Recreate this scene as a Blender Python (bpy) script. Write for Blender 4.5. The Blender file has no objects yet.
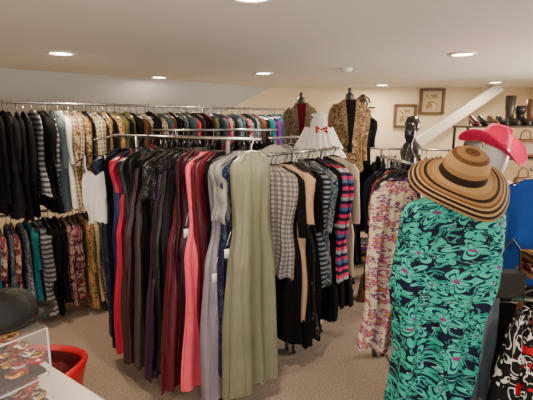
import bpy, math, random
from mathutils import Vector, Matrix
R=random.Random(7)
sin,cos,pi=math.sin,math.cos,math.pi
# ---------------------------------------------------------------- materials
class NT:
    def __init__(s,name):
        s.m=bpy.data.materials.new(name); s.m.use_nodes=True
        s.t=s.m.node_tree; s.b=s.t.nodes['Principled BSDF']
    def n(s,typ,**k):
        x=s.t.nodes.new(typ)
        for a,b in k.items(): setattr(x,a,b)
        return x
    def l(s,a,b): s.t.links.new(a,b)
    def math(s,op,a,b=0.0,c=None):
        x=s.n('ShaderNodeMath',operation=op)
        for i,v in enumerate([a,b,c]):
            if v is None: continue
            if isinstance(v,(int,float)): x.inputs[i].default_value=v
            else: s.l(v,x.inputs[i])
        return x.outputs[0]
    def mix(s,f,a,b):
        x=s.n('ShaderNodeMix',data_type='RGBA')
        for sock,v in ((x.inputs[0],f),(x.inputs[6],a),(x.inputs[7],b)):
            if isinstance(v,(int,float)): sock.default_value=v
            elif isinstance(v,tuple): sock.default_value=(*v,1)
            else: s.l(v,sock)
        return x.outputs[2]
    def ramp(s,f,stops,const=True):
        x=s.n('ShaderNodeValToRGB'); r=x.color_ramp
        if const: r.interpolation='CONSTANT'
        while len(r.elements)<len(stops): r.elements.new(0.5)
        for e,(p,c) in zip(r.elements,stops):
            e.position=p; e.color=(*c,1)
        s.l(f,x.inputs[0]); return x.outputs[0]
    def uv(s,sc=(1,1,1)):
        t=s.n('ShaderNodeTexCoord'); m=s.n('ShaderNodeMapping')
        m.inputs['Scale'].default_value=sc
        s.l(t.outputs['UV'],m.inputs[0]); return m.outputs[0]
    def obj(s,sc=1):
        t=s.n('ShaderNodeTexCoord'); m=s.n('ShaderNodeMapping')
        m.inputs['Scale'].default_value=(sc,sc,sc)
        s.l(t.outputs['Object'],m.inputs[0]); return m.outputs[0]
    def noise(s,v,sc,det=3):
        x=s.n('ShaderNodeTexNoise'); x.inputs['Scale'].default_value=sc; x.inputs['Detail'].default_value=det
        s.l(v,x.inputs['Vector']); return x
    def bump(s,h,st=.3,d=.01):
        x=s.n('ShaderNodeBump'); x.inputs['Strength'].default_value=st; x.inputs['Distance'].default_value=d
        s.l(h,x.inputs['Height']); s.l(x.outputs[0],s.b.inputs['Normal'])
    def col(s,c):
        if isinstance(c,tuple): s.b.inputs['Base Color'].default_value=(*c,1)
        else: s.l(c,s.b.inputs['Base Color'])
    def set(s,**k):
        for a,v in k.items(): s.b.inputs[a.replace('_',' ')].default_value=v
MC={}
def plain(name,c,rough=.8,metal=0,var=.25,bump=.15,scale=60,spec=.3,sheen=0):
    if name in MC: return MC[name]
    s=NT(name); o=s.obj()
    nz=s.noise(o,scale,4)
    dark=tuple(x*(1-var) for x in c)
    s.col(s.mix(nz.outputs[0],dark,c)); s.set(Roughness=rough,Metallic=metal)
    s.b.inputs['Specular IOR Level'].default_value=spec
    if sheen: s.b.inputs['Sheen Weight'].default_value=sheen
    if bump: s.bump(nz.outputs[0],bump,.004)
    MC[name]=s.m; return s.m
def cloth(name,c,rough=.9,sat=False):
    if name in MC: return MC[name]
    s=NT(name); uv=s.uv()
    nz=s.noise(uv,9,4); fine=s.noise(s.uv((500,500,1)),1,2)
    s.col(s.mix(nz.outputs[0],tuple(x*.75 for x in c),tuple(min(1,x*1.12) for x in c)))
    s.set(Roughness=.42 if sat else rough); s.b.inputs['Specular IOR Level'].default_value=.45 if sat else .1
    if not sat: s.bump(fine.outputs[0],.25,.002)
    else:
        wr=s.noise(s.uv((14,2.2,1)),1,3); wr.inputs['Distortion'].default_value=.6; s.bump(wr.outputs[0],.6,.035)
    MC[name]=s.m; return s.m
def sparkle(name,c,c2,scale=140):
    s=NT(name); v=s.n('ShaderNodeTexVoronoi'); v.inputs['Scale'].default_value=scale; s.l(s.uv(),v.inputs['Vector'])
    f=s.math('LESS_THAN',v.outputs['Distance'],.28)
    nz=s.noise(s.uv(),12,2); f=s.math('MULTIPLY',f,s.math('GREATER_THAN',nz.outputs[0],.5))
    s.col(s.mix(f,c,c2)); s.set(Roughness=.5); s.b.inputs['Specular IOR Level'].default_value=.2; MC[name]=s.m; return s.m
def stripes(name,cols,scale=3,axis=1,wob=.0):
    s=NT(name); sep=s.n('ShaderNodeSeparateXYZ'); s.l(s.uv(),sep.inputs[0])
    f=s.math('FRACT',s.math('MULTIPLY',sep.outputs[axis],scale))
    s.col(s.ramp(f,[(i/len(cols),c) for i,c in enumerate(cols)])); s.set(Roughness=.85)
    s.b.inputs['Specular IOR Level'].default_value=.15
    MC[name]=s.m; return s.m
def plaid(name,base,c1,c2,scale=18):
    s=NT(name); sep=s.n('ShaderNodeSeparateXYZ'); s.l(s.uv((scale,scale,1)),sep.inputs[0])
    a=s.math('GREATER_THAN',s.math('FRACT',sep.outputs[0]),.6); b=s.math('GREATER_THAN',s.math('FRACT',sep.outputs[1]),.6)
    x=s.mix(a,base,c1); x=s.mix(s.math('MULTIPLY',b,.6),x,c2); s.col(x); s.set(Roughness=.85); MC[name]=s.m; return s.m
def blotch(name,cols,scale=14,det=2,warp=0):
    s=NT(name); nz=s.noise(s.uv(),scale,det); 
    if warp: nz.inputs['Distortion'].default_value=warp
    k=len(cols); s.col(s.ramp(nz.outputs[0],[(0 if i==0 else .36+.28*i/k,c) for i,c in enumerate(cols)]))
    s.set(Roughness=.8); s.b.inputs['Specular IOR Level'].default_value=.15; MC[name]=s.m; return s.m
def leopard(name,base,spot,scale=45):
    s=NT(name); v=s.n('ShaderNodeTexVoronoi'); v.inputs['Scale'].default_value=scale; s.l(s.uv(),v.inputs['Vector'])
    a=s.math('GREATER_THAN',v.outputs['Distance'],.2); b=s.math('LESS_THAN',v.outputs['Distance'],.42)
    s.col(s.mix(s.math('MULTIPLY',a,b),base,spot)); s.set(Roughness=.8); MC[name]=s.m; return s.m
def flower(name,base,petal,center,scale=9,k=5,rad=.5,extra=None,warp=.15,vine=None,vw=.42,vs=7,c2=None,small=None,depth=.28,cr=.22):
    s=NT(name); uv=s.uv((scale,scale,1))
    nz=s.noise(uv,1.1,1); va=s.n('ShaderNodeVectorMath',operation='MULTIPLY_ADD')
    s.l(nz.outputs['Color'],va.inputs[0]); va.inputs[1].default_value=(warp*4,)*3; s.l(uv,va.inputs[2])
    P=va.outputs[0]
    def layer(col,off,rad,petal,center,k,extra,zoom=1):
        ad=s.n('ShaderNodeVectorMath',operation='MULTIPLY_ADD'); s.l(P,ad.inputs[0]); ad.inputs[1].default_value=(zoom,)*3; ad.inputs[2].default_value=off
        v=s.n('ShaderNodeTexVoronoi',voronoi_dimensions='2D'); v.inputs['Scale'].default_value=1; v.inputs['Randomness'].default_value=.7
        s.l(ad.outputs[0],v.inputs['Vector'])
        sb=s.n('ShaderNodeVectorMath',operation='SUBTRACT'); s.l(ad.outputs[0],sb.inputs[0]); s.l(v.outputs['Position'],sb.inputs[1])
        sp=s.n('ShaderNodeSeparateXYZ'); s.l(sb.outputs[0],sp.inputs[0])
        ang=s.math('ARCTAN2',sp.outputs[1],sp.outputs[0])
        sc=s.n('ShaderNodeSeparateColor'); s.l(v.outputs['Color'],sc.inputs[0])
        ang=s.math('ADD',ang,s.math('MULTIPLY',sc.outputs[0],6.0))
        pt=s.math('MULTIPLY_ADD',s.math('COSINE',s.math('MULTIPLY',ang,k)),depth,1-depth)
        r=s.math('DIVIDE',v.outputs['Distance'],pt)
        out=s.mix(s.math('LESS_THAN',r,rad*1.15),col,base)
        out=s.mix(s.math('LESS_THAN',r,rad),out,petal)
        if extra: 
            a=s.math('LESS_THAN',r,rad*.72); b=s.math('GREATER_THAN',r,rad*.52)
            out=s.mix(s.math('MULTIPLY',a,b),out,extra)
        return s.mix(s.math('LESS_THAN',v.outputs['Distance'],rad*cr),out,center)
    col=base
    if vine:
        nv=s.noise(P,1.3,2); nv.inputs['Distortion'].default_value=1.2
        band=s.math('FRACT',s.math('MULTIPLY',nv.outputs[0],vs))
        col=s.mix(s.math('LESS_THAN',band,vw),base,vine)
        col=s.mix(s.math('LESS_THAN',s.math('ABSOLUTE',s.math('SUBTRACT',band,vw*.5)),.05),col,base)
        if c2: col=s.mix(s.math('LESS_THAN',s.math('ABSOLUTE',s.math('SUBTRACT',band,vw)),.03),col,c2)
    col=layer(col,(3.3,7.7,0),rad*.9,vine if (vine and small is None) else (small or extra or petal),base if vine else center,max(3,k-2),None,1.45)
    col=layer(col,(0,0,0),rad,petal,center,k,extra)
    s.col(col); s.set(Roughness=.7); s.b.inputs['Specular IOR Level'].default_value=.2
    MC[name]=s.m; return s.m
def emit(name,c,e):
    s=NT(name); s.col(c); s.b.inputs['Emission Color'].default_value=(*c,1); s.b.inputs['Emission Strength'].default_value=e
    nz=s.noise(s.obj(),5,1); return s.m

black=cloth('black_cloth',(.006,.006,.007)); char=cloth('charcoal_cloth',(.025,.025,.028)); navy=cloth('navy_cloth',(.007,.01,.03))
beige=cloth('beige_cloth',(.48,.36,.24)); white=cloth('white_cloth',(.8,.78,.74)); grey=cloth('grey_cloth',(.2,.2,.2))
maroon=cloth('maroon_cloth',(.11,.006,.018)); red=cloth('red_cloth',(.6,.012,.02)); teal=cloth('teal_cloth',(.012,.13,.16))
olive=cloth('olive_cloth',(.11,.1,.035)); purple=cloth('purple_cloth',(.13,.02,.22)); blue=cloth('blue_cloth',(.02,.08,.4))
brown=cloth('brown_cloth',(.09,.04,.02)); rose=cloth('rose_cloth',(.55,.08,.15)); gold=cloth('gold_cloth',(.33,.19,.045)); slate=cloth('slate_cloth',(.06,.09,.11))
leo=leopard('leopard_print',(.36,.2,.07),(.02,.012,.008)); zeb=blotch('black_white_print',[(.012,.012,.012),(.7,.68,.64),(.012,.012,.012),(.65,.64,.62)],22,2,1)
plB=plaid('blue_plaid',(.03,.07,.16),(.2,.22,.24),(.015,.02,.05)); plG=plaid('tan_plaid',(.36,.28,.18),(.09,.07,.05),(.5,.44,.34),30); plR=plaid('red_plaid',(.35,.02,.02),(.04,.015,.02),(.4,.3,.22),14)
paisB=blotch('paisley_blue',[(.01,.015,.05),(.05,.13,.2),(.35,.33,.28),(.02,.015,.04)],30,2,1.5); paisG=blotch('paisley_gold',[(.04,.02,.012),(.34,.2,.07),(.1,.035,.02),(.48,.37,.22)],28,2,1.5)
paisR=blotch('paisley_red',[(.03,.012,.012),(.3,.03,.04),(.05,.05,.1),(.42,.3,.22)],26,2,1.2)
dots=sparkle('dotted_black',(.006,.006,.007),(.5,.5,.5),60)
stB=stripes('grey_stripe',[(.05,.05,.055),(.25,.25,.26)],25); stN=stripes('navy_stripe',[(.01,.015,.05),(.4,.4,.4),(.01,.015,.05),(.01,.015,.05)],14)
flS=flower('small_floral',(.015,.015,.02),(.5,.24,.24),(.6,.5,.2),22)
chrome=plain('chrome',(.5,.5,.51),.28,1,.05,0); blkpl=plain('black_plastic',(.012,.012,.012),.35,0,.1,0,spec=.5); wood=plain('wood',(.3,.16,.07),.5,0,.4,.1,12)
whitepl=plain('white_plastic',(.8,.8,.78),.4,0,.03,0)
# ---------------------------------------------------------------- mesh builder
class MB:
    def __init__(s): s.V=[];s.F=[];s.U=[];s.M=[]
    def grid(s,rows,mi=0):
        b=len(s.V); n=len(rows[0])
        for r in rows:
            for (x,y,z,u,v) in r: s.V.append((x,y,z)); s.U.append((u,v))
        for i in range(len(rows)-1):
            for j in range(n-1):
                a=b+i*n+j; s.F.append((a,a+1,a+n+1,a+n)); s.M.append(mi)
    def tube(s,path,r,mi=0,seg=8,cap=True):
        P=[Vector(p) for p in path]; rs=r if isinstance(r,(list,tuple)) else [r]*len(P); rows=[]
        up=None; L=0
        for i,p in enumerate(P):
            d=(P[min(i+1,len(P)-1)]-P[max(i-1,0)]).normalized()
            if up is None: up=Vector((0,0,1)) if abs(d.z)<.9 else Vector((1,0,0))
            a=(up-d*up.dot(d))
            if a.length<1e-4: a=Vector((1,0,0))
            a.normalize(); up=a; b=d.cross(a)
            if i: L+=(p-P[i-1]).length
            rows.append([(*(p+(a*cos(2*pi*k/seg)+b*sin(2*pi*k/seg))*rs[i]),k/seg*.1,L) for k in range(seg+1)])
        if cap:
            rows=[[(*P[0],0,0)]*(seg+1)]+rows+[[(*P[-1],0,L)]*(seg+1)]
        s.grid(rows,mi)
    def box(s,c,sz,mi=0,rz=0,rx=0,ry=0):
        b=len(s.V); m=Matrix.Rotation(rz,3,'Z')@Matrix.Rotation(ry,3,'Y')@Matrix.Rotation(rx,3,'X')
        for x in(-.5,.5):
            for y in(-.5,.5):
                for z in(-.5,.5):
                    q=m@Vector((x*sz[0],y*sz[1],z*sz[2])); s.V.append((c[0]+q.x,c[1]+q.y,c[2]+q.z)); s.U.append((x*sz[0]+y*sz[1],z*sz[2]))
        for f in((0,1,3,2),(4,6,7,5),(0,4,5,1),(2,3,7,6),(0,2,6,4),(1,5,7,3)):
            s.F.append(tuple(b+i for i in f)); s.M.append(mi)
    def lathe(s,prof,c,mi=0,seg=32,fn=None,mat=None,sx=1,sy=1):
        rows=[];L=0;tot=sum(math.dist(prof[i],prof[i+1]) for i in range(len(prof)-1))
        for i,(r,z) in enumerate(prof):
            if i: L+=math.dist(prof[i],prof[i-1])
            row=[]
            for k in range(seg+1):
                a=2*pi*k/seg; p=Vector((r*cos(a)*sx,r*sin(a)*sy,z))
                if fn: p=fn(p,a,r,z)
                if mat: p=mat@p
                row.append((c[0]+p.x,c[1]+p.y,c[2]+p.z,k/seg,L/tot))
            rows.append(row)
        s.grid(rows,mi)
    def obj(s,name,mats,parent=None,smooth=True,bevel=0,thick=0,mods=None):
        xs=[v[0] for v in s.V];ys=[v[1] for v in s.V];zs=[v[2] for v in s.V]
        o=((min(xs)+max(xs))/2,(min(ys)+max(ys))/2,min(zs))
        me=bpy.data.meshes.new(name); me.from_pydata([(x-o[0],y-o[1],z-o[2]) for x,y,z in s.V],[],s.F)
        uv=me.uv_layers.new(name='UVMap')
        for l in me.loops: uv.data[l.index].uv=s.U[l.vertex_index]
        for m in mats: me.materials.append(m)
        me.polygons.foreach_set('material_index',s.M); me.polygons.foreach_set('use_smooth',[smooth]*len(s.F)); me.update()
        ob=bpy.data.objects.new(name,me); bpy.context.scene.collection.objects.link(ob); ob.location=o
        if bevel:
            b=ob.modifiers.new('b','BEVEL'); b.width=bevel; b.segments=2
        if thick:
            b=ob.modifiers.new('s','SOLIDIFY'); b.thickness=thick
        if parent:
            ob.parent=parent; ob.location=Vector(o)-parent.location
        return ob
def empty(name,loc):
    e=bpy.data.objects.new(name,None); e.empty_display_size=.1; e.location=loc; bpy.context.scene.collection.objects.link(e); return e
# ---------------------------------------------------------------- garment
def lerp(a,b,t): return a+(b-a)*t
def interp(keys,x):
    if x<=keys[0][0]: return keys[0][1]
    for (a,va),(b,vb) in zip(keys,keys[1:]):
        if x<=b:
            t=(x-a)/(b-a); t=t*t*(3-2*t); return lerp(va,vb,t)
    return keys[-1][1]
def garment(B,P,ang,L,ws=.19,wh=.22,wa=None,th=.022,thh=.035,nf=6,amp=.012,mi=1,sleeve=0,strap=False,sw=0,seg=44,nr=20,hi=0,smi=None,hang=True,rail=.0,asym=0,sleeve_r=.045,spread=.02,lean=0,fine=.45,tag=0,tmi=2,nodd=0):
    """P = world position of hanger neck (garment top), ang=direction of shoulder line"""
    dx,dy=cos(ang),sin(ang); ex,ey=-dy,dx
    ph=R.random()*6; ph2=R.random()*6; ph3=R.random()*6
    f1=round(nf); f2=round(nf*1.7)+1; f3=round(nf*2.7)
    if wa is None: wa=ws*.88
    def W(a,b,z): return (P[0]+dx*a+ex*b, P[1]+dy*a+ey*b, P[2]+z)
    if strap:
        zs=[.13,.14,.17]; keys=[(.13,ws*.62),(.17,ws*.7),(.38,wa),(.55,lerp(wa,wh,.45)),(L,wh)]
        wf=lambda d:interp(keys,d)
    else:
        zs=[0,.012,.03,.05,.07,.1]; keys=[(0,.055),(.012,.075),(.03,ws*.62),(.05,ws*.86),(.07,ws*.97),(.1,ws),(.38,wa),(.6,lerp(wa,wh,.6)),(max(L,.65),wh)]
        if L<.65: keys=keys[:6]+[(L*.5,wa),(L,wh)]
        wf=lambda d:interp(keys,d)
    z0=zs[-1]; zs=zs+[z0+(L-z0)*(i+1)/nr for i in range(nr)]
    rows=[]; per=4*wh
    for d in zs:
        t=max(0,(d-.1)/(L-.1)); w=wf(d); q=lerp(th,thh,t)
        if d<.1 and not strap: q=th*(.5+.5*d/.1)
        A=amp*min(1,t*1.6)**.9; row=[]
        A2=amp*fine*min(1,.25+t*1.4)
        for k in range(seg+1):
            f=2*pi*(k%seg)/seg; c=cos(f); sn=sin(f)
            b=q*(abs(sn)**.7)*(1 if sn>=0 else -1)+A*sin(f1*f+ph+t*1.3)+A2*sin(f2*f+ph2+.8*sin(t*3+ph))*(.6+.4*sin(f+ph))+A2*.5*sin(f3*f-ph)
            a=w*c*(1+.03*sin(3*t*pi+ph2))+A*.5*sin(nf*.7*t*3+ph)*t+lean*t+A2*.6*cos(f2*f+ph)*t+.008*sin(t*5+ph3+2*sn)
            z=-d
            if strap and d<.15: z+=.03*math.exp(-((abs(a)-ws*.35)/.03)**2)
            if d==L or t>.9: z+= -.012*sin(2*f+ph2)*t + asym*a+.006*sin(f2*f+ph2)
            b+=sw*t*t
            x,y,zz=W(a,b,z); row.append((x,y,zz,k/seg*per,-d))
        rows.append(row)
    B.grid(rows,mi)
    if tag:
        a0=-(wf(tag)+.03); p=W(a0,0,-tag); q=W(a0+.03,0,-tag+.09)
        B.tube([q,W(a0+.005,0,-tag+.04),(p[0],p[1],p[2]+.02)],.0012,tmi,4); B.box((p[0],p[1],p[2]-.02),(.028,.003,.048),tmi,rz=.6)
    if strap:
        for sg in(-1,1):
            B.tube([W(sg*.06,0,.0),W(sg*.065,-.004,-.06),W(sg*ws*.4,0,-.125),W(sg*ws*.42,0,-.16)],.006,mi,5)
    if sleeve:
        for sg in(-1,1):
            S=[];N=9; p0=ph+sg
            for i in range(N+1):
                t=i/N; d=.045+t*sleeve; a=sg*(ws*.93+spread*min(1,t*3)+.01*sin(t*5+p0)); r=lerp(sleeve_r*1.15,sleeve_r*.75,t); b0=.012*sin(t*4+p0)*t
                if i==0: a=sg*ws*.8; r*=.55
                row=[]
                for k in range(15):
                    f=2*pi*k/14; rr=r*(1+.1*sin(3*f+p0+6*t))
                    x,y,zz=W(a+rr*.8*cos(f),b0+rr*.62*sin(f),-d); row.append((x,y,zz,k/14*.25,-d))
                S.append(row)
            B.grid(S,smi if smi is not None else mi)
    if hang:
        B.tube([W(-ws*.9,0,-.045),W(-.05,0,-.004),W(0,0,.006),W(.05,0,-.004),W(ws*.9,0,-.045)],.005,hi,5)
        h=rail
        B.tube([W(0,0,.0),W(0,0,h-.03),W(.012,0,h-.018),W(.016,0,h-.002),W(.008,0,h+.012),W(-.008,0,h+.012),W(-.014,0,h)],.0025,hi,5)
def featured(name,mat,P,ang,L,hm=None,**k):
    B=MB(); k.setdefault('rail',.07); garment(B,P,ang,L,**k); return B.obj(name,[hm or blkpl,mat,whitepl])
# ---------------------------------------------------------------- room
wallm=plain('wall_paint',(.84,.71,.51),.85,0,.03,.05,30,spec=.2)
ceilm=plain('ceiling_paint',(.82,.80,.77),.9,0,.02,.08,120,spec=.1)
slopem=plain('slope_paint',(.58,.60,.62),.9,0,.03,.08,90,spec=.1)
trimm=plain('trim_paint',(.85,.83,.78),.45,0,.02,0)
def carpet():
    s=NT('carpet'); o=s.obj(); a=s.noise(o,150,4); b=s.noise(o,1.6,3)
    c=s.ramp(a.outputs[0],[(.3,(.14,.105,.085)),(.5,(.39,.305,.245)),(.7,(.66,.54,.45))],False)
    s.col(s.mix(s.math('MULTIPLY',b.outputs[0],.3),c,(.3,.22,.17))); s.set(Roughness=.98); s.b.inputs['Specular IOR Level'].default_value=.05
    s.bump(a.outputs[0],.8,.01); return s.m
H=2.15
def poly(name,pts,mat):
    B=MB(); B.V=list(pts); B.U=[(p[0],p[1]+p[2]) for p in pts]; B.F=[tuple(range(len(pts)))]; B.M=[0]
    return B.obj(name,[mat],smooth=False)
XL,XR,YB,YF=-3.4,3.9,6.4,-1.6
poly('floor',[(XL,YF,0),(XR,YF,0),(XR,YB,0),(-.99,YB,0),(XL,4.22,0)],carpet())
poly('ceiling',[(XL,YF,H),(XL,3.27,H),(.05,YB,H),(XR,YB,H),(XR,YF,H)],ceilm)
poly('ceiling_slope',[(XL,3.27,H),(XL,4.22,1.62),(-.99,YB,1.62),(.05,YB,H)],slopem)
poly('wall_eave',[(XL,4.22,0),(-.99,YB,0),(-.99,YB,1.62),(XL,4.22,1.62)],wallm)
poly('wall_back',[(-.99,YB,0),(XR,YB,0),(XR,YB,H),(.05,YB,H),(-.99,YB,1.62)],wallm)
poly('wall_left',[(XL,YF,0),(XL,4.22,0),(XL,4.22,1.62),(XL,3.27,H),(XL,YF,H)],wallm)
B=MB()
def wallwin(B,axis,pos,a0,a1,w0,w1,z0,z1):
    for (p,q,lo,hi) in((a0,w0,0,H),(w1,a1,0,H),(w0,w1,0,z0),(w0,w1,z1,H)):
        c=((p+q)/2,(lo+hi)/2); s=(q-p,hi-lo)
        if axis=='x': B.box((pos,c[0],c[1]),(.1,s[0],s[1]))
        else: B.box((c[0],pos,c[1]),(s[0],.1,s[1]))
wallwin(B,'x',XR+.05,YF,YB,2.2,3.9,.8,1.9); B.obj('wall_right',[wallm],smooth=False)
B=MB(); wallwin(B,'y',YF-.05,XL,XR,-1.6,1.9,.7,2.0); B.obj('wall_rear',[wallm],smooth=False)
B=MB()
for z in(.7,1.35,2.0): B.box((.15,YF-.03,z),(3.5,.05,.05))
for x in(-1.6,-.43,.73,1.9): B.box((x,YF-.03,1.35),(.05,.05,1.3))
B.obj('window_1',[trimm],smooth=False,bevel=.004)
B=MB()
for z in(.8,1.35,1.9): B.box((XR+.03,3.05,z),(.05,1.7,.05))
for y in(2.2,3.05,3.9): B.box((XR+.03,y,1.35),(.05,.05,1.1))
B.obj('window_2',[trimm],smooth=False,bevel=.004)
B=MB(); B.box((1.5,YB-.008,.06),(4.7,.015,.12)); B.obj('baseboard_back',[trimm],smooth=False)
B=MB(); a=Vector((2.0,6.05,1.25)); b=Vector((3.25,6.05,2.14)); d=(b-a)
B.box(tuple((a+b)/2),(d.length,.12,.14),ry=-math.atan2(d.z,d.x)); B.obj('trim_beam',[trimm],smooth=False,bevel=.01)
# ---------------------------------------------------------------- ceiling lights
lampm=emit('lamp_glow',(1,.86,.66),24)
def light(x,y,p=18):
    B=MB(); B.lathe([(.075,-.004),(.078,-.01),(.098,-.008),(.1,0)],(x,y,H),0,28)
    B.lathe([(0,-.003),(.075,-.004)],(x,y,H),1,28)
    B.obj('recessed_ceiling_light',[whitepl,lampm])
    l=bpy.data.lights.new('downlight_lamp','AREA'); l.shape='DISK'; l.size=.14; l.energy=p; l.color=(1,.79,.56)
    o=bpy.data.objects.new('downlight_lamp',l); o.location=(x,y,H-.02); bpy.context.scene.collection.objects.link(o)
for x,y in[(-1.51,3.23),(-1.21,4.9),(-.03,4.5),(1.46,3.27),(1.57,5.9),(2.9,5.5),(-.06,1.80),(-1.6,.3),(1.5,.3)]: light(x,y)
B=MB(); B.lathe([(0,-.035),(.04,-.035),(.055,-.025),(.06,-.01),(.065,0)],(.75,4.13,H),0,24); B.obj('smoke_detector',[whitepl])
def area(name,loc,rot,sx,sy,e,c):
    l=bpy.data.lights.new(name,'AREA'); l.shape='RECTANGLE'; l.size=sx; l.size_y=sy; l.energy=e; l.color=c
    o=bpy.data.objects.new(name,l); o.location=loc; o.rotation_euler=rot; bpy.context.scene.collection.objects.link(o)
area('window_daylight',(.15,YF-.12,1.35),(math.radians(90),0,0),3.4,1.25,72,(1,.96,.92))
area('window_daylight',(XR+.12,3.05,1.35),(math.radians(90),0,math.radians(90)),1.6,1.05,175,(1,.89,.73))
w=bpy.data.worlds.new('World'); bpy.context.scene.world=w; w.use_nodes=True
w.node_tree.nodes['Background'].inputs[0].default_value=(.75,.85,1,1); w.node_tree.nodes['Background'].inputs[1].default_value=.7
# ---------------------------------------------------------------- racks
def rack(name,p0,p1,z,rails=None,up=None,mids=0,foot=.24,inset=0,arms=()):
    B=MB(); p0=Vector(p0);p1=Vector(p1); u=(p1-p0).normalized(); n=Vector((-u.y,u.x))
    for zz in (rails or [z]):
        B.tube([(p0.x,p0.y,zz),(p1.x,p1.y,zz)],.011,0,10)
    for (q,zz) in arms: B.tube([(p0.x,p0.y,z),(q[0],q[1],zz)],.007,0,8)
    q0=p0+u*inset; q1=p1-u*inset
    pts=[q0,q1]+[p0.lerp(p1,(i+1)/(mids+1)) for i in range(mids)]
    for p in pts:
        B.tube([(p.x,p.y,.09),(p.x,p.y,(up or z))],.012,0,10)
        a=p+n*foot;b=p-n*foot
        B.tube([(a.x,a.y,.09),(b.x,b.y,.09)],.012,0,8)
        for q in(a,b):
            B.tube([(q.x,q.y,.1),(q.x,q.y,.05)],.008,0,6)
            B.tube([(q.x-.012,q.y,.03),(q.x+.012,q.y,.03)],.03,1,14)
    B.tube([(q0.x,q0.y,.12),(q1.x,q1.y,.12)],.010,0,8)
    return B.obj(name,[chrome,blkpl])
u=Vector((.741,.671)); n=Vector((-.671,.741)); base=n*3.75
def bp(s,off=0): q=base+u*s+n*off; return (q.x,q.y)
rack('double_clothes_rack',bp(.1),bp(3.72),1.80,rails=[1.80,.93],mids=2,foot=.2)
mats=[blkpl,black,char,navy,beige,white,grey,maroon,red,teal,olive,purple,blue,brown,rose,gold,slate,leo,zeb,plB,plG,plR,paisB,paisG,paisR,dots,stB,stN,flS,chrome]
ix={m.name:i for i,m in enumerate(mats)}
ang_b=math.atan2(n.y,n.x)
def mass(name,f,s0,s1,ztop,rail,step,pick,Lr,ang,sleeve=(.3,.5),wsr=(.17,.2),hi=None,sp=.9,th=.02):
    B=MB(); s=s0
    while s<s1:
        p=f(s); L=R.uniform(*Lr); m=pick(s)
        garment(B,(p[0],p[1],ztop+R.uniform(-.014,.008)),ang+R.uniform(-.12,.12),L,ws=R.uniform(*wsr),wh=R.uniform(.18,.25),th=th,thh=.026,nf=4,amp=.012,mi=ix[m],
            sleeve=R.uniform(*sleeve) if R.random()<sp else 0,seg=30,nr=10,hi=R.choice([0,len(mats)-1]) if hi is None else hi,rail=rail,sleeve_r=R.uniform(.036,.05),spread=.012)
        s+=step*R.uniform(.6,1.4)
    return B.obj(name,mats)
K='black_cloth'
def pk_up(s):
    if s<1.0: return R.choice([K,K,K,K,'charcoal_cloth',K,K,K,'dotted_black','grey_stripe'])
    if s<1.12: return R.choice(['grey_cloth','grey_stripe','white_cloth','slate_cloth'])
    if s<1.4: return R.choice(['beige_cloth','tan_plaid',K,'beige_cloth','paisley_gold'])
    if s<2.0: return R.choice([K,K,'charcoal_cloth','leopard_print','slate_cloth','tan_plaid',K,'brown_cloth','olive_cloth'])
    if s<2.8: return R.choice([K,'maroon_cloth','teal_cloth','paisley_blue','slate_cloth','olive_cloth','red_cloth','charcoal_cloth','rose_cloth',K])
    return R.choice(['slate_cloth','purple_cloth',K,'paisley_red',K,'teal_cloth','blue_plaid','navy_cloth','brown_cloth','beige_cloth'])
def pk_lo(s):
    if s<.84: return R.choice(['paisley_blue','navy_cloth','blue_plaid','teal_cloth','paisley_red','slate_cloth','rose_cloth','brown_cloth','paisley_blue'])
    if s<.94: return 'grey_stripe' if s<.88 else K
    if s<1.04: return K
    if s<1.14: return R.choice(['black_white_print','small_floral','paisley_red',K])
    if s<2.1: return R.choice(['paisley_gold','leopard_print','olive_cloth','gold_cloth','beige_cloth','leopard_print','brown_cloth','tan_plaid',K,'paisley_gold'])
    return R.choice([K,K,'charcoal_cloth','paisley_gold','brown_cloth'])
mass('hanging_blouses',bp,.15,3.68,1.735,.065,.042,pk_up,(.66,.84),ang_b)
mass('hanging_blouses',bp,.15,3.0,.865,.065,.044,pk_lo,(.68,.82),ang_b)
def line(a,b):
    a=Vector(a);b=Vector(b);v=(b-a).normalized(); return (lambda s:tuple(a+v*s)),(b-a).length,math.atan2(v.y,v.x)
fD,lD,aD=line((-1.05,3.75),(.1,3.92))
rack('clothes_rack',(-1.0,3.75),(.1,3.92),1.58,inset=.2)
mass('hanging_dresses',fD,.05,lD-.02,1.515,.065,.055,lambda s:R.choice([K,K,K,'charcoal_cloth','navy_cloth',K,'maroon_cloth']),(.9,1.2),aD+pi/2)
fC,lC,aC=line((.05,3.55),(.82,4.25))
rack('clothes_rack',(.02,3.52),(.86,4.29),1.52,inset=.08,foot=.15)
mass('hanging_tops',fC,.03,lC-.03,1.455,.065,.055,lambda s:R.choice([K,'grey_cloth','black_white_print','white_cloth','purple_cloth','grey_stripe','charcoal_cloth']) if s<.5 else R.choice([K,K,'charcoal_cloth']),(1.05,1.3),aC+pi/2)
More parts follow.
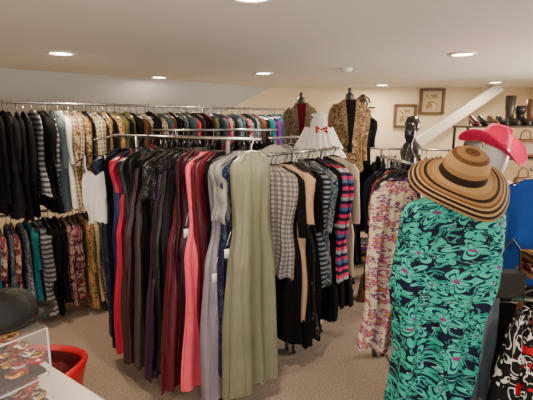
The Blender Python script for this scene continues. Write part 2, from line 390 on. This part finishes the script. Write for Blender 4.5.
# ---- rack A evening gowns
sat=lambda nm,c:cloth(nm,c,sat=True)
pA0,pA1=(-.99,2.86),(.05,2.20)
fA,lA,aA=line(pA0,pA1)
rack('gown_rack',(-1.03,2.886),(-.03,2.25),1.56,inset=.22,foot=.12,arms=[((-1.10,2.70),1.54)])
bs=sat('black_satin',(.006,.006,.008)); bur=sat('burgundy_satin',(.10,.004,.014)); coral=cloth('coral_chiffon',(.90,.11,.17))
gowns=[(.00,sparkle('navy_beaded',(.006,.009,.03),(.1,.13,.3)),1.30,.18,.20,0),
(.06,black,1.36,.18,.20,0),
(.12,sat('royal_blue_satin',(.01,.018,.11)),1.30,.18,.22,0),
(.185,sat('crimson_satin',(.5,.008,.05)),1.34,.18,.26,0),
(.235,bs,1.30,.18,.22,0),
(.285,sat('plum_brown_satin',(.045,.015,.02)),1.38,.18,.27,0),
(.335,cloth('taupe_chiffon',(.085,.065,.065)),1.36,.18,.23,0),
(.385,black,1.40,.18,.24,0),
(.43,sparkle('black_sequin',(.006,.006,.007),(.3,.3,.33)),1.30,.18,.2,0),
(.475,sat('aubergine_satin',(.03,.008,.04)),1.38,.18,.27,0),
(.525,bs,1.36,.18,.24,0),
(.575,cloth('charcoal_crepe',(.02,.016,.022)),1.40,.18,.24,0),
(.635,bur,1.40,.18,.31,0),
(.69,sat('dark_wine_satin',(.04,.003,.012)),1.32,.18,.25,0),
(.76,coral,1.38,.19,.27,.42),
(.82,bur,1.30,.18,.17,0),
(.875,black,1.18,.18,.17,0),
(.945,sat('lilac_satin',(.25,.22,.27)),1.38,.19,.28,0),
(1.01,sparkle('navy_sequin',(.008,.012,.04),(.2,.28,.4)),1.22,.20,.23,.62),
(1.06,navy,1.15,.17,.19,0)]
for s,m,L,ws,wh,tg in gowns:
    p=fA(s); featured('evening_gown',m,(p[0],p[1],1.495+R.uniform(-.03,.005)),aA+pi/2+R.uniform(-.1,.1),L,ws=ws+R.uniform(-.02,.015),wh=wh,th=.022,thh=.042,nf=R.choice([4,5,6]),amp=R.uniform(.014,.021),strap=R.random()<.6 and s<.7,rail=.065,nr=32,seg=80,wa=R.uniform(.155,.18),fine=.75,sleeve=.22 if R.random()<.2 else 0,lean=R.uniform(-.04,.03),tag=tg)
featured('evening_gown',sat('sage_satin',(.20,.205,.135)),(-.08,2.24,1.495),aA+pi/2-.2,1.36,hm=whitepl,ws=.14,wh=.19,wa=.135,th=.028,thh=.058,nf=4,amp=.02,rail=.065,nr=50,seg=120,fine=.85,tag=.5,lean=-.02)
featured('draped_blouse',sat('silver_satin',(.25,.25,.24)),fA(1.0)+(1.495,),aA+pi/2-.15,.36,ws=.23,wh=.20,th=.03,amp=.026,rail=.07,seg=80,fine=.9)
featured('white_camisole',white,(-1.10,2.70,1.44),.3,.44,ws=.13,wh=.09,wa=.07,strap=True,amp=.012,rail=.10)
# ---- rack B tops
fB,lB,aB=line((.03,2.62),(.54,3.30))
rack('clothes_rack',(.01,2.60),(.57,3.34),1.45,inset=.27,foot=.03)
lace=plaid('grey_lace_plaid',(.2,.18,.17),(.42,.38,.34),(.06,.05,.05),34)
lav=stripes('bright_stripe',[(.7,.04,.14),(.015,.015,.07),(.08,.14,.32),(.5,.04,.16),(.02,.02,.06),(.4,.42,.45),(.75,.06,.14),(.02,.02,.06)],5)
peach=cloth('peach_chiffon',(.55,.34,.20))
tops=[(.0,lace,.72,.17,0,0),(.045,black,1.15,.21,.4,0),(.10,peach,1.04,.16,.32,.03),(.16,black,1.22,.22,0,0),(.22,sparkle('dark_floral_dress',(.01,.01,.012),(.35,.28,.2),40),1.2,.22,0,0),
(.28,black,1.22,.22,.4,0),(.335,stripes('thin_stripe',[(.015,.015,.02),(.22,.25,.28)],30),.85,.2,.4,0),(.39,paisB,.86,.2,.4,.02),(.445,stripes('teal_stripe',[(.01,.03,.06),(.05,.18,.22),(.4,.4,.36)],9),.88,.2,.45,0),(.50,black,1.2,.21,.4,0),
(.56,lav,.88,.21,.5,.03),(.62,lav,.88,.21,.5,.03),(.68,black,1.15,.2,.4,0),(.75,cloth('cream_lace',(.6,.52,.4)),.9,.2,.45,.04),(.82,black,1.2,.2,.4,0)]
for s,m,L,wh,sl,of in tops:
    p=fB(s); featured('hanging_top',m,(p[0]+of*.8,p[1]-of*.6,1.385+R.uniform(-.02,.01)),aB+pi/2+pi+R.uniform(-.12,.12),L,ws=.18,wh=wh,th=.022,thh=.036,nf=5,amp=.017,sleeve=sl,rail=.065,fine=.7,seg=56)
# ---------------------------------------------------------------- dress forms
def form(name,x,y,z,jm,ws,wh,wa,L,sleeve,shirt=None,th=.07,thh=.09,nf=5,amp=.01,ang=0,sash=None,head=True):
    e=empty(name,(x,y,0))
    B=MB(); B.lathe([(0,0),(.11,0),(.11,.012),(.03,.02),(.012,.04),(.012,z-.05)],(x,y,0),0,24); B.obj('stand',[blkpl],e)
    if head: 
        B=MB(); B.lathe([(.05,-.06),(.042,.0),(.036,.03),(.038,.04),(.018,.05),(.015,.07),(.02,.08),(.014,.095),(0,.1)],(x,y,z),0,20); B.obj('neck',[blkpl],e)
    B=MB(); garment(B,(x,y,z),ang,L,ws=ws,wh=wh,wa=wa,th=th,thh=thh,nf=nf,amp=amp,sleeve=sleeve,hang=False,seg=72,nr=26,sleeve_r=.045,spread=.012)
    if sash:
        for zt,r0,r1 in((-.42,.75,.0),(-.62,.95,.0),(-.82,1.08,.0)):
            rr=lambda q:q
            B.lathe([(wh*r0*.80,L*zt+.045),(wh*r0*.95,L*zt+.0),(wh*r0*1.12,L*zt-.05)],(x,y,z),1,96,sy=thh/wh*1.05,fn=lambda p,a,r,zz:Vector((p.x*(1+.05*sin(22*a)),p.y*(1+.05*sin(22*a)),p.z+.006*sin(11*a))))
    B.obj('jacket' if sleeve else 'dress',[blkpl,jm],e)
    if shirt:
        B=MB(); rows=[]
        for i in range(9):
            t=i/8; w=lerp(.05,.02,t); d=.01+t*L*.72
            rows.append([(x+w*(k/6*2-1),y-lerp(th*.7,th+.02,min(1,t*3))-.008-.008*(1-abs(k/3-1)),z-d,k/6*.1,d) for k in range(7)])
        B.grid(rows,0)
        for sg in(-1,1):
            B.grid([[(x+sg*lerp(.048,.014,t),y-lerp(th*.7,th+.02,min(1,t*3))-.018,z-.01-t*L*.62,0,t),(x+sg*(lerp(.065,.03,t)+.035*sin(pi*min(1,t*1.3))),y-lerp(th*.6,th+.014,min(1,t*3))-.018,z-.01-t*L*.55,.05,t)] for t in[i/8 for i in range(9)]],1)
        B.obj('shirt_front',[shirt,jm],e)
    if sash:
        B=MB(); B.lathe([(wa*1.12,-L*.30),(wa*1.25,-L*.34),(wa*1.25,-L*.38)],(x,y,z),0,30,sy=th/wa*1.3); 
        for sg in(-1,1): B.tube([(x+.01,y-th-.05,z-L*.35),(x+.01+sg*.04,y-th-.06,z-L*.29),(x+.01+sg*.05,y-th-.05,z-L*.40),(x+.01,y-th-.05,z-L*.35)],[.006,.014,.014,.006],0,8)
        B.obj('sash',[sash],e)
    return e
broc=blotch('brocade',[(.06,.03,.02),(.24,.15,.07),(.1,.05,.03),(.38,.28,.16)],40,3,1.5)
tweed=blotch('tweed',[(.08,.055,.035),(.22,.16,.1),(.05,.045,.04),(.32,.25,.17)],60,3,.5)
form('mannequin_with_brocade_jacket',.76,3.95,1.86,broc,.155,.155,.135,.66,.52,shirt=black)
form('mannequin_with_tweed_jacket',.34,4.25,1.84,tweed,.135,.13,.11,.55,.42,shirt=maroon)
form('childs_dress_on_form',.44,3.58,1.72,white,.07,.19,.055,.38,.0,th=.045,thh=.15,nf=9,amp=.016,sash=red,head=False)
featured('black_dress',black,(.98,4.3,1.74),0.3,1.2,ws=.10,wh=.12,amp=.012,sleeve=.3)
B=MB()
for sg in(-1,1):
    B.tube([(1.42+sg*.1*cos(t*.5)*(1-t/16),6.33,1.93+.1*sin(t*.6)*(1-t/16)) for t in range(14)],.012,0,8)
B.tube([(1.25,6.33,1.86),(1.6,6.33,1.86)],.012,0,8); B.box((1.42,6.36,1.9),(.05,.06,.3)); B.obj('iron_scroll_wall_hook',[plain('iron',(.03,.02,.015),.5,.6,.2,.1)])
# pictures
paper=blotch('sketch_paper',[(.6,.48,.3),(.3,.2,.1),(.65,.55,.36)],9,4,.5); frm=plain('picture_frame_wood',(.16,.09,.04),.4,0,.4,.1,15)
for x,z,wd,hh in((2.06,1.74,.30,.31),(2.45,1.95,.33,.34)):
    e=empty('framed_picture',(x,6.37,z)); B=MB()
    for sx,sz,cx,cz in((wd,.035,0,hh/2),(wd,.035,0,-hh/2),(.035,hh+.03,wd/2,0),(.035,hh+.03,-wd/2,0)): B.box((x+cx,6.37,z+cz),(sx,.04,sz))
    B.obj('frame',[frm],e,smooth=False,bevel=.004)
    B=MB(); B.box((x,6.385,z),(wd,.01,hh)); B.obj('mat_board',[plain('mat_board',(.62,.52,.36),.8)],e,smooth=False)
    B=MB(); B.box((x,6.376,z),(wd*.5,.008,hh*.58)); B.obj('print',[paper],e,smooth=False)
# ---------------------------------------------------------------- low shelf centre back + rack G
B=MB()
for z in(.12,.45,.78): B.box((1.45,4.75,z),(1.1,.4,.025))
for x in(.92,1.98):
    for y in(4.57,4.93): B.box((x,y,.4),(.035,.035,.8))
B.obj('low_shelf_unit',[wood],smooth=False,bevel=.003)
def folded(B,x,y,z,k,w=.28,d=.26,mi=lambda:0):
    for i in range(k):
        h=.035; m=mi(); rz=R.uniform(-.1,.1)
        rows=[]
        for j in range(13):
            f=2*pi*j/12; rows.append((cos(f),sin(f)))
        g=[]
        for a in[-1,-.96,-.6,0,.6,.96,1]:
            sc=.6 if abs(a)==1 else 1
            g.append([(x+a*w/2*cos(rz)-c*d/2*sin(rz)+0,y+a*w/2*sin(rz)+(abs(c)**.4*(1 if c>0 else -1))*d/2*cos(rz),z+h/2+s_*h/2*sc,a*.2,j*.03) for j,(c,s_) in enumerate(rows)])
        B.grid(g,m); z+=h*.95
B=MB()
pick=lambda:R.randrange(1,len(mats)-1)
for x in(1.08,1.4,1.75):
    for z in(.133,.463,.793): folded(B,x,4.75,z,R.randint(3,6),mi=pick)
B.obj('folded_clothes',mats)
fG,lG,aG=line((1.05,4.1),(1.9,3.75))
rack('clothes_rack',(1.02,4.12),(1.94,3.73),1.40,inset=.1,foot=.15)
mass('hanging_tops',fG,.03,lG-.02,1.335,.065,.055,lambda s:R.choice([K,'charcoal_cloth',K,'brown_cloth',K,'navy_cloth','slate_cloth']),(.6,.8),aG+pi/2)
# ---------------------------------------------------------------- right rack E with floral dress
fE,lE,aE=line((.80,2.05),(.80,2.85))
rack('clothes_rack',(.80,2.0),(.80,2.88),1.42,inset=.12,foot=.03)
pinkfl=flower('pink_floral',(.70,.60,.44),(.50,.13,.22),(.45,.28,.03),17,5,.46,extra=(.16,.05,.16),vine=(.22,.13,.16),vw=.25,small=(.20,.07,.18))
purp=flower('purple_floral',(.01,.008,.016),(.14,.05,.25),(.4,.25,.4),16,5,.5)
featured('floral_blouse',pinkfl,(.66,2.12,1.355),.15,.92,ws=.125,wh=.09,amp=.018,rail=.065,wa=.115,th=.035,lean=-.06,fine=.7,seg=80)
featured('purple_print_dress',purp,(.73,2.25,1.355),.2,.76,ws=.13,wh=.12,amp=.012,rail=.065,hm=None)
for s,m,L in((.34,black,1.0),(.42,black,.9),(.50,char,.9),(.58,paisR,.8),(.66,black,.9),(.74,navy,.85)):
    p=fE(s); featured('hanging_top',m,(p[0]+.02,p[1],1.355),.25,L,ws=.13,wh=.15,amp=.01,sleeve=.4,rail=.065)
big=flower('teal_navy_floral',(.005,.007,.03),(.05,.50,.37),(.22,.03,.18),9.5,5,.50,extra=(.006,.03,.08),warp=.2,vine=(.02,.34,.26),vw=.36,vs=6,c2=(.25,.58,.50),small=(.03,.42,.32),depth=.34,cr=.15)
e=empty('floral_dress_on_form',(.78,1.74,0))
B=MB(); B.lathe([(0,0),(.15,0),(.15,.015),(.03,.03),(.014,.05),(.014,1.3)],(.77,1.76,0),0,24)
B.lathe([(.05,1.2),(.05,1.3),(.05,1.36),(.07,1.39),(.08,1.44),(.06,1.49),(0,1.5)],(.77,1.76,0),0,20); B.obj('stand',[blkpl],e)
B=MB(); garment(B,(.787,1.75,1.36),-.08,1.18,ws=.22,wh=.165,wa=.22,th=.075,thh=.09,nf=6,amp=.030,hang=False,seg=160,nr=64,lean=-.04,fine=.6); B.obj('dress',[blkpl,big],e)
# sun hat
s=NT('striped_straw'); sep=s.n('ShaderNodeSeparateXYZ'); s.l(s.uv(),sep.inputs[0])
tan=(.33,.18,.065);dk=(.02,.012,.008);lt=(.44,.26,.11);br=(.14,.06,.022)
c=s.ramp(sep.outputs[1],[(0,br),(.10,tan),(.20,br),(.26,lt),(.38,tan),(.45,dk),(.56,lt),(.66,tan),(.73,dk),(.77,tan),(.81,br),(.84,lt),(.87,dk),(.91,lt),(.935,dk),(.97,tan)])
wv=s.math('SINE',s.math('MULTIPLY',sep.outputs[1],330)); s.col(c); s.set(Roughness=.75); s.b.inputs['Specular IOR Level'].default_value=.15; s.bump(wv,.5,.003); straw=s.m
def brimfn(p,a,r,z):
    if r>.1: p.z+= (r-.1)/.12*(.022*sin(2*a+.6)+.014*sin(3*a+1))
    return p
M=Matrix.Rotation(math.radians(4),3,'Y')@Matrix.Rotation(math.radians(30),3,'X')@Matrix.Diagonal((.89,.89,.95))
B=MB(); prof=[(0,.105),(.03,.107),(.055,.104),(.075,.09),(.088,.065),(.093,.035),(.097,.008),(.106,0),(.125,-.004),(.145,-.010),(.165,-.018),(.185,-.028),(.203,-.042),(.212,-.052),(.214,-.056)]
B.lathe(prof,(.76,1.62,1.45),0,96,fn=brimfn,mat=M); B.obj('wide_brim_straw_hat',[straw],thick=.003)
den=cloth('denim',(.17,.205,.24)); 
featured('jeans',den,(1.05,1.93,.94),.2,.66,ws=.09,wh=.10,wa=.09,th=.03,amp=.014,rail=.03)
B=MB(); B.box((1.11,1.83,.92),(.13,.06,.12)); B.tube([(1.06,1.83,.98),(1.07,1.83,1.08),(1.11,1.83,1.13),(1.15,1.83,1.08),(1.16,1.83,.98)],.006,0,6); B.obj('black_purse',[plain('black_leather',(.012,.012,.013),.4,0,.2,.3,90,spec=.5)],smooth=False,bevel=.015)
# mannequin with pink cowboy hat
mx,my=1.50,2.78
e=empty('mannequin_with_cowboy_hat',(mx,my,0)); mw=plain('mannequin_white',(.8,.78,.75),.35,0,.02,0,spec=.5)
B=MB(); B.lathe([(0,0),(.16,0),(.16,.015),(.03,.03),(.015,.06),(.015,.75)],(mx,my,0),0,24); B.obj('stand',[chrome],e)
B=MB()
B.lathe([(0,.70),(.1,.71),(.165,.76),(.16,.84),(.125,.95),(.135,1.04),(.165,1.12),(.18,1.19),(.17,1.235),(.12,1.265),(.06,1.28),(.048,1.30),(.045,1.34)],(mx,my,0),0,36,sy=.6)
def head(p,a,r,z):
    if p.y<0: p.y*=1.1+.12*math.exp(-((z-1.39)/.02)**2)*math.exp(-(p.x/.02)**2)
    return p
B.lathe([(.042,1.31),(.05,1.33),(.062,1.36),(.073,1.41),(.077,1.46),(.07,1.51),(.045,1.54),(0,1.55)],(mx,my-.02,0),0,32,fn=head,sy=1.15)
for sg in(-1,1): B.tube([(mx+sg*.15,my,1.215),(mx+sg*.195,my,1.18),(mx+sg*.215,my+.01,1.05),(mx+sg*.225,my,.92),(mx+sg*.22,my-.04,.80),(mx+sg*.21,my-.07,.70),(mx+sg*.20,my-.09,.62)],[.03,.045,.042,.036,.034,.026,.02],0,14)
B.obj('figure',[mw],e)
B=MB(); garment(B,(mx,my,1.22),0.0,.55,ws=.15,wh=.2,wa=.15,th=.12,thh=.12,nf=6,amp=.008,hang=False,seg=60); B.obj('black_top',[blkpl,black],e)
pinkm=plain('pink_felt',(.85,.012,.13),.7,0,.1,.1,80)
def cow(p,a,r,z):
    if r>.085:
        t=(r-.085)/.12; p.z+= .075*t**1.3*abs(cos(a))**1.6-.05*t*abs(sin(a))**2
        p.x*=1-.08*t*abs(cos(a))
    elif z>.06:
        p.z-=.022*math.exp(-(p.x/.022)**2); 
    return p
M=Matrix.Rotation(math.radians(16),3,'Y')@Matrix.Rotation(math.radians(12),3,'X')@Matrix.Rotation(math.radians(35),3,'Z')@Matrix.Diagonal((.98,.98,1.1))
B=MB()
B.lathe([(0,.12),(.02,.12),(.04,.12),(.055,.115),(.068,.1),(.076,.07),(.082,.03),(.085,0),(.105,-.004),(.13,-.006),(.155,-.006),(.18,-.005),(.2,-.003)],(mx-.02,my-.02,1.505),0,64,fn=cow,mat=M,sy=1.15)
B.lathe([(.083,.028),(.0865,.02),(.087,.0)],(mx-.02,my-.02,1.505),1,48,mat=M,sy=1.15); B.obj('hat',[pinkm,plain('hat_band',(.4,.006,.07),.5)],e,thick=.003)
for x,y,z0,sc in((1.13,3.3,1.27,1.0),(1.03,3.05,1.215,.7)):
    B=MB(); B.lathe([(0,0),(.08*sc,0),(.08*sc,.02),(.02,.03),(.018,.06),(.07*sc,.09),(.085*sc,.15),(.07*sc,.2),(.035*sc,.24),(.032*sc,.29),(.055*sc,.33),(.06*sc,.37),(.045*sc,.42),(0,.43)],(x,y,z0),0,28,sy=.75); B.obj('jewellery_display_bust',[plain('gloss_black',(.008,.008,.01),.18,0,.1,0,spec=.6)])
B=MB(); B.box((1.12,3.2,1.2),(.34,.5,.03)); 
for dx in(-.14,.14):
    for dy in(-.2,.2): B.box((1.12+dx,3.2+dy,.6),(.025,.025,1.2))
B.obj('display_pedestal',[wood],smooth=False,bevel=.003)
# ---------------------------------------------------------------- rack F right (two tier)
fF,lF,aF=line((1.36,2.12),(2.1,2.55))
rack('double_clothes_rack',(1.33,2.10),(2.15,2.58),1.42,rails=[1.42,.75],inset=.2,foot=.15)
cyc=['blue_cloth','black_cloth','purple_cloth','black_cloth','rose_cloth',K,'maroon_cloth','blue_cloth','purple_cloth',K,'teal_cloth']; ci=[0]
def nx(s): ci[0]+=1; return cyc[(ci[0]-1)%len(cyc)]
mass('hanging_tops',fF,.0,lF-.02,1.355,.065,.05,nx,(.5,.58),aF+pi/2-.15,wsr=(.14,.16))
mass('hanging_skirts',fF,.0,lF-.02,.69,.06,.055,lambda s:R.choice([K,'black_white_print','paisley_red',K,'charcoal_cloth']),(.45,.55),aF+pi/2,sp=0)
rd=blotch('red_black_white_print',[(.01,.01,.01),(.7,.67,.62),(.01,.01,.01),(.012,.01,.01),(.45,.008,.02)],8,1,1.8)
zb2=blotch('bold_black_white_print',[(.01,.01,.01),(.01,.01,.01),(.7,.67,.62),(.01,.01,.01)],9,1,1.5)
rack('skirt_rack',(1.12,1.80),(1.86,1.64),.86,inset=.3,foot=.12)
for i,(x,m) in enumerate(((1.17,zb2),(1.25,rd),(1.33,zb2),(1.42,rd),(1.51,black),(1.6,rd))):
    featured('printed_skirt',m,(x,1.80-(x-1.12)*.216,.80),.65,.68,ws=.13,wh=.2,wa=.16,th=.04,thh=.06,amp=.02,rail=.06,seg=70,fine=.6)
B=MB(); B.box((1.55,1.93,.93),(.6,.16,.02)); 
for dx in(-.27,.27):
    for dy in(-.06,.06): B.box((1.55+dx,1.93+dy,.46),(.02,.02,.92))
B.obj('display_table',[wood],smooth=False,bevel=.003)
B=MB()
for x in(1.35,1.57): folded(B,x,1.93,.94,3,w=.2,d=.13,mi=lambda:R.choice([ix['paisley_red'],ix['beige_cloth'],ix['brown_cloth'],ix['paisley_gold']]))
B.obj('folded_scarves',mats)
# ---------------------------------------------------------------- boot shelf
iron=MC['iron']
B=MB()
for z in(.4,.8,1.25,1.60): B.box((2.95,4.75,z),(1.6,.36,.02))
for x in(2.17,3.73):
    for y in(4.59,4.91): B.box((x,y,.8),(.025,.025,1.6))
B.obj('shoe_shelf_unit',[iron],smooth=False,bevel=.003)
leath=[plain('tan_leather',(.16,.07,.03),.45,0,.3,.2,30,spec=.5),plain('dark_leather',(.03,.018,.012),.4,0,.3,.2,30,spec=.5),MC['black_leather'],plain('oxblood_leather',(.12,.012,.015),.4,0,.3,.2,30,spec=.5)]
def boot(x,y,z,h,m,toe=-1):
    B=MB(); path=[(x,y,z+h),(x,y,z+h*.6),(x,y,z+.13),(x,y+toe*.01,z+.075),(x,y+toe*.05,z+.05),(x,y+toe*.12,z+.038),(x,y+toe*.18,z+.03),(x,y+toe*.2,z+.028)]
    B.tube(path,[.055,.05,.04,.045,.042,.04,.033,.01],0,14); B.box((x,y+.01,z+.012),(.05,.05,.025),1); B.box((x,y+toe*.12,z+.005),(.07,.15,.01),1); B.obj('boot',[m,blkpl])
def pump(x,y,z,m,toe=-1):
    B=MB(); path=[(x,y+.02,z+.10),(x,y,z+.085),(x,y+toe*.05,z+.06),(x,y+toe*.11,z+.03),(x,y+toe*.17,z+.022),(x,y+toe*.20,z+.018)]
    B.tube(path,[.02,.033,.03,.036,.03,.008],0,14); B.tube([(x,y+.01,z+.07),(x,y+.015,z+.0)],[.014,.006],1,8); B.obj('high_heel_shoe',[m,blkpl])
for i,x in enumerate((2.28,2.38,2.49,2.59)): pump(x,4.78,1.61,leath[(3,2,0,2)[i]])
for i,x in enumerate((2.72,2.84,2.96,3.08,3.2,3.32,3.44,3.56)): boot(x,4.8,1.61,(.33,.22,.29,.18)[i%4],leath[(1,2,0,1,3)[i%5]])
def handbag(x,y,z,w,h,m):
    B=MB(); rows=[]
    for t in[0,.02,.3,.7,.97,1]:
        ww=w*(1-.25*t)/2*(.8 if t in(0,1) else 1); dd=.06*(1-.5*t)*(.6 if t in(0,1) else 1)
        rows.append([(x+ww*abs(cos(f))**.5*(1 if cos(f)>0 else -1),y+dd*abs(sin(f))**.5*(1 if sin(f)>0 else -1),z+t*h,f,t) for f in[2*pi*k/24 for k in range(25)]])
    rows=[[(x,y,z,0,0)]*25]+rows+[[(x,y,z+h,0,0)]*25]; B.grid(rows,0)
    B.tube([(x-w*.25,y,z+h*.9),(x-w*.2,y,z+h*1.35),(x,y,z+h*1.5),(x+w*.2,y,z+h*1.35),(x+w*.25,y,z+h*.9)],.008,0,6); B.obj('handbag',[m])
for i,x in enumerate((2.32,2.6,2.9,3.2,3.5)): handbag(x,4.75,1.265,.25,.2,leath[(i+1)%3])
for i,x in enumerate((2.32,2.62,2.92,3.22,3.52)): handbag(x,4.75,.815,.25,.22,leath[(i+2)%4])
handbag(1.0,3.72,0,.30,.26,leath[0]); handbag(1.32,4.2,0,.3,.3,leath[1])
# ---------------------------------------------------------------- left foreground
tm=plain('white_laminate',(.82,.76,.68),.35,0,.03,0)
rzt=-.62
B=MB(); tx,ty=-.95,.93; B.box((tx,ty,.765),(.9,.95,.03),0,rz=rzt)
for a,b in((-.4,-.42),(.4,-.42),(-.4,.42),(.4,.42)):
    c_,s_=cos(rzt),sin(rzt); B.box((tx+a*c_-b*s_,ty+a*s_+b*c_,.375),(.04,.04,.75),0,rz=rzt)
B.obj('white_counter_table',[tm],smooth=False,bevel=.006)
s=NT('clear_acrylic'); s.col((.9,.93,.93)); s.set(Roughness=.04,Alpha=.05); s.b.inputs['Specular IOR Level'].default_value=.25; acr=s.m
e=empty('jewellery_display_case',(-.84,1.12,.78))
cx,cy,cw,cd,z0,z1=-.84,1.13,.32,.24,.785,1.06
def R2(a,b): return (cx+a*cos(rzt)-b*sin(rzt), cy+a*sin(rzt)+b*cos(rzt))
B=MB()
for a,b,sx,sy in((0,cd/2,cw,.005),(0,-cd/2,cw,.005),(cw/2,0,.005,cd),(-cw/2,0,.005,cd)):
    x,y=R2(a,b); B.box((x,y,(z0+z1)/2),(sx,sy,z1-z0),0,rz=rzt)
for z in(z0+.13,z1): B.box((cx,cy,z),(cw,cd,.006),0,rz=rzt)
B.obj('panels',[acr],e,smooth=False)
B=MB()
for a in(-1,1):
    for b in(-1,1):
        x,y=R2(a*cw/2,b*cd/2); B.tube([(x,y,z0),(x,y,z1)],.003,0,6)
for z in(z0+.13,z1):
    c4=[R2(a*cw/2,b*cd/2) for a,b in((-1,-1),(1,-1),(1,1),(-1,1),(-1,-1))]; B.tube([(x,y,z) for x,y in c4],.0025,0,6)
B.obj('edges',[plain('clear_edge',(.6,.62,.62),.2,0,.05,0,spec=.6)],e)
goldm=plain('gold_metal',(.75,.42,.12),.35,1,.2,0); jr=plain('jewel_red',(.40,.015,.02),.3,0,.3,0); vel=plain('dark_velvet_tray',(.05,.015,.012),.9,0,.4,.1)
B=MB(); B.box((cx,cy,z0+.02),(cw-.012,cd-.012,.036),4,rz=rzt)
x,y=R2(.0,.0); B.box((x,y,z0+.142),(cw-.02,cd-.02,.012),4,rz=rzt)
for i in range(190):
    a,b=R.uniform(-.13,.145),R.uniform(-.1,.105); x,y=R2(a,b); z=R.choice([z0+.040,z0+.15])+R.uniform(0,.045); r=R.uniform(.010,.022)
    t1,t2=R.uniform(-.6,.6),R.uniform(-.6,.6); rr=R.uniform(.002,.006)
    B.tube([(x+r*cos(f),y+r*sin(f),z+rr+.4*r*(1+t1*cos(f)+t2*sin(f))) for f in[2*pi*k/16 for k in range(17)]],rr,R.choice([0,0,0,1,1,2]),6)
for a,b in((-.07,0),(.08,.07),(.12,-.05),(.03,-.07),(.12,.02)): x,y=R2(a,b); B.box((x,y,z0+.06),(.05,.04,.05),1,rz=rzt+R.uniform(-.4,.4))
x,y=R2(.10,-.02); B.lathe([(0,.05),(.018,.05),(.02,.0)],(x,y,z0+.15),3,20)
for a,b in((.05,.07),(.12,.05),(.0,.0)): x,y=R2(a,b); B.box((x,y,z0+.17),(.05,.035,.03),1,rz=rzt+R.uniform(-.4,.4))
B.obj('jewellery',[goldm,jr,chrome,whitepl,vel],e)
B=MB(); B.lathe([(0,.085),(.04,.086),(.065,.078),(.08,.05),(.085,.015),(.09,.008),(.11,.006),(.13,.012),(.14,.024)],(-.775,1.17,1.068),0,40,sx=1.0,sy=.8,fn=lambda p,a,r,z:(setattr(p,'z',p.z+(.012*cos(2*a) if r>.1 else 0)) or p)); B.obj('black_felt_hat',[plain('black_felt',(.008,.008,.008),.6,0,.2,.2,90)],thick=.003)
# red bucket bag (open top, thick rim, handles)
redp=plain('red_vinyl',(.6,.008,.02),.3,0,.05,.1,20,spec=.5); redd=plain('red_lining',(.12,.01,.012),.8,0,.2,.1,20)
sx_,sy_=-1.17,1.97
B=MB()
sq=lambda p,a,r,z:(setattr(p,'z',p.z+.02*cos(2*a+.5)*(z/.42)) or p)
B.lathe([(0,0),(.15,0),(.165,.02),(.18,.15),(.205,.31),(.222,.38),(.232,.41),(.225,.425),(.205,.42),(.2,.40)],(sx_,sy_,0),0,56,fn=sq)
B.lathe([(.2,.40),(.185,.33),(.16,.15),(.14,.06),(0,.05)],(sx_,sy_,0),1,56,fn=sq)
for i in range(5):
    B.tube([(sx_-.12+.05*i,sy_-.1+.04*i,.2),(sx_-.1+.05*i,sy_-.06+.03*i,.34),(sx_-.05+.03*i,sy_+.05,.37),(sx_+.02*i,sy_+.12,.3)],.035,1,10)
B.obj('red_bucket_bag',[redp,redd])
# ---------------------------------------------------------------- camera
cam=bpy.data.cameras.new('camera'); co=bpy.data.objects.new('camera',cam); bpy.context.scene.collection.objects.link(co)
co.location=(0,0,1.65); co.rotation_euler=(math.radians(90-10.5),0,0); cam.lens=420/533*36; cam.sensor_width=36; cam.clip_start=.05
bpy.context.scene.camera=co
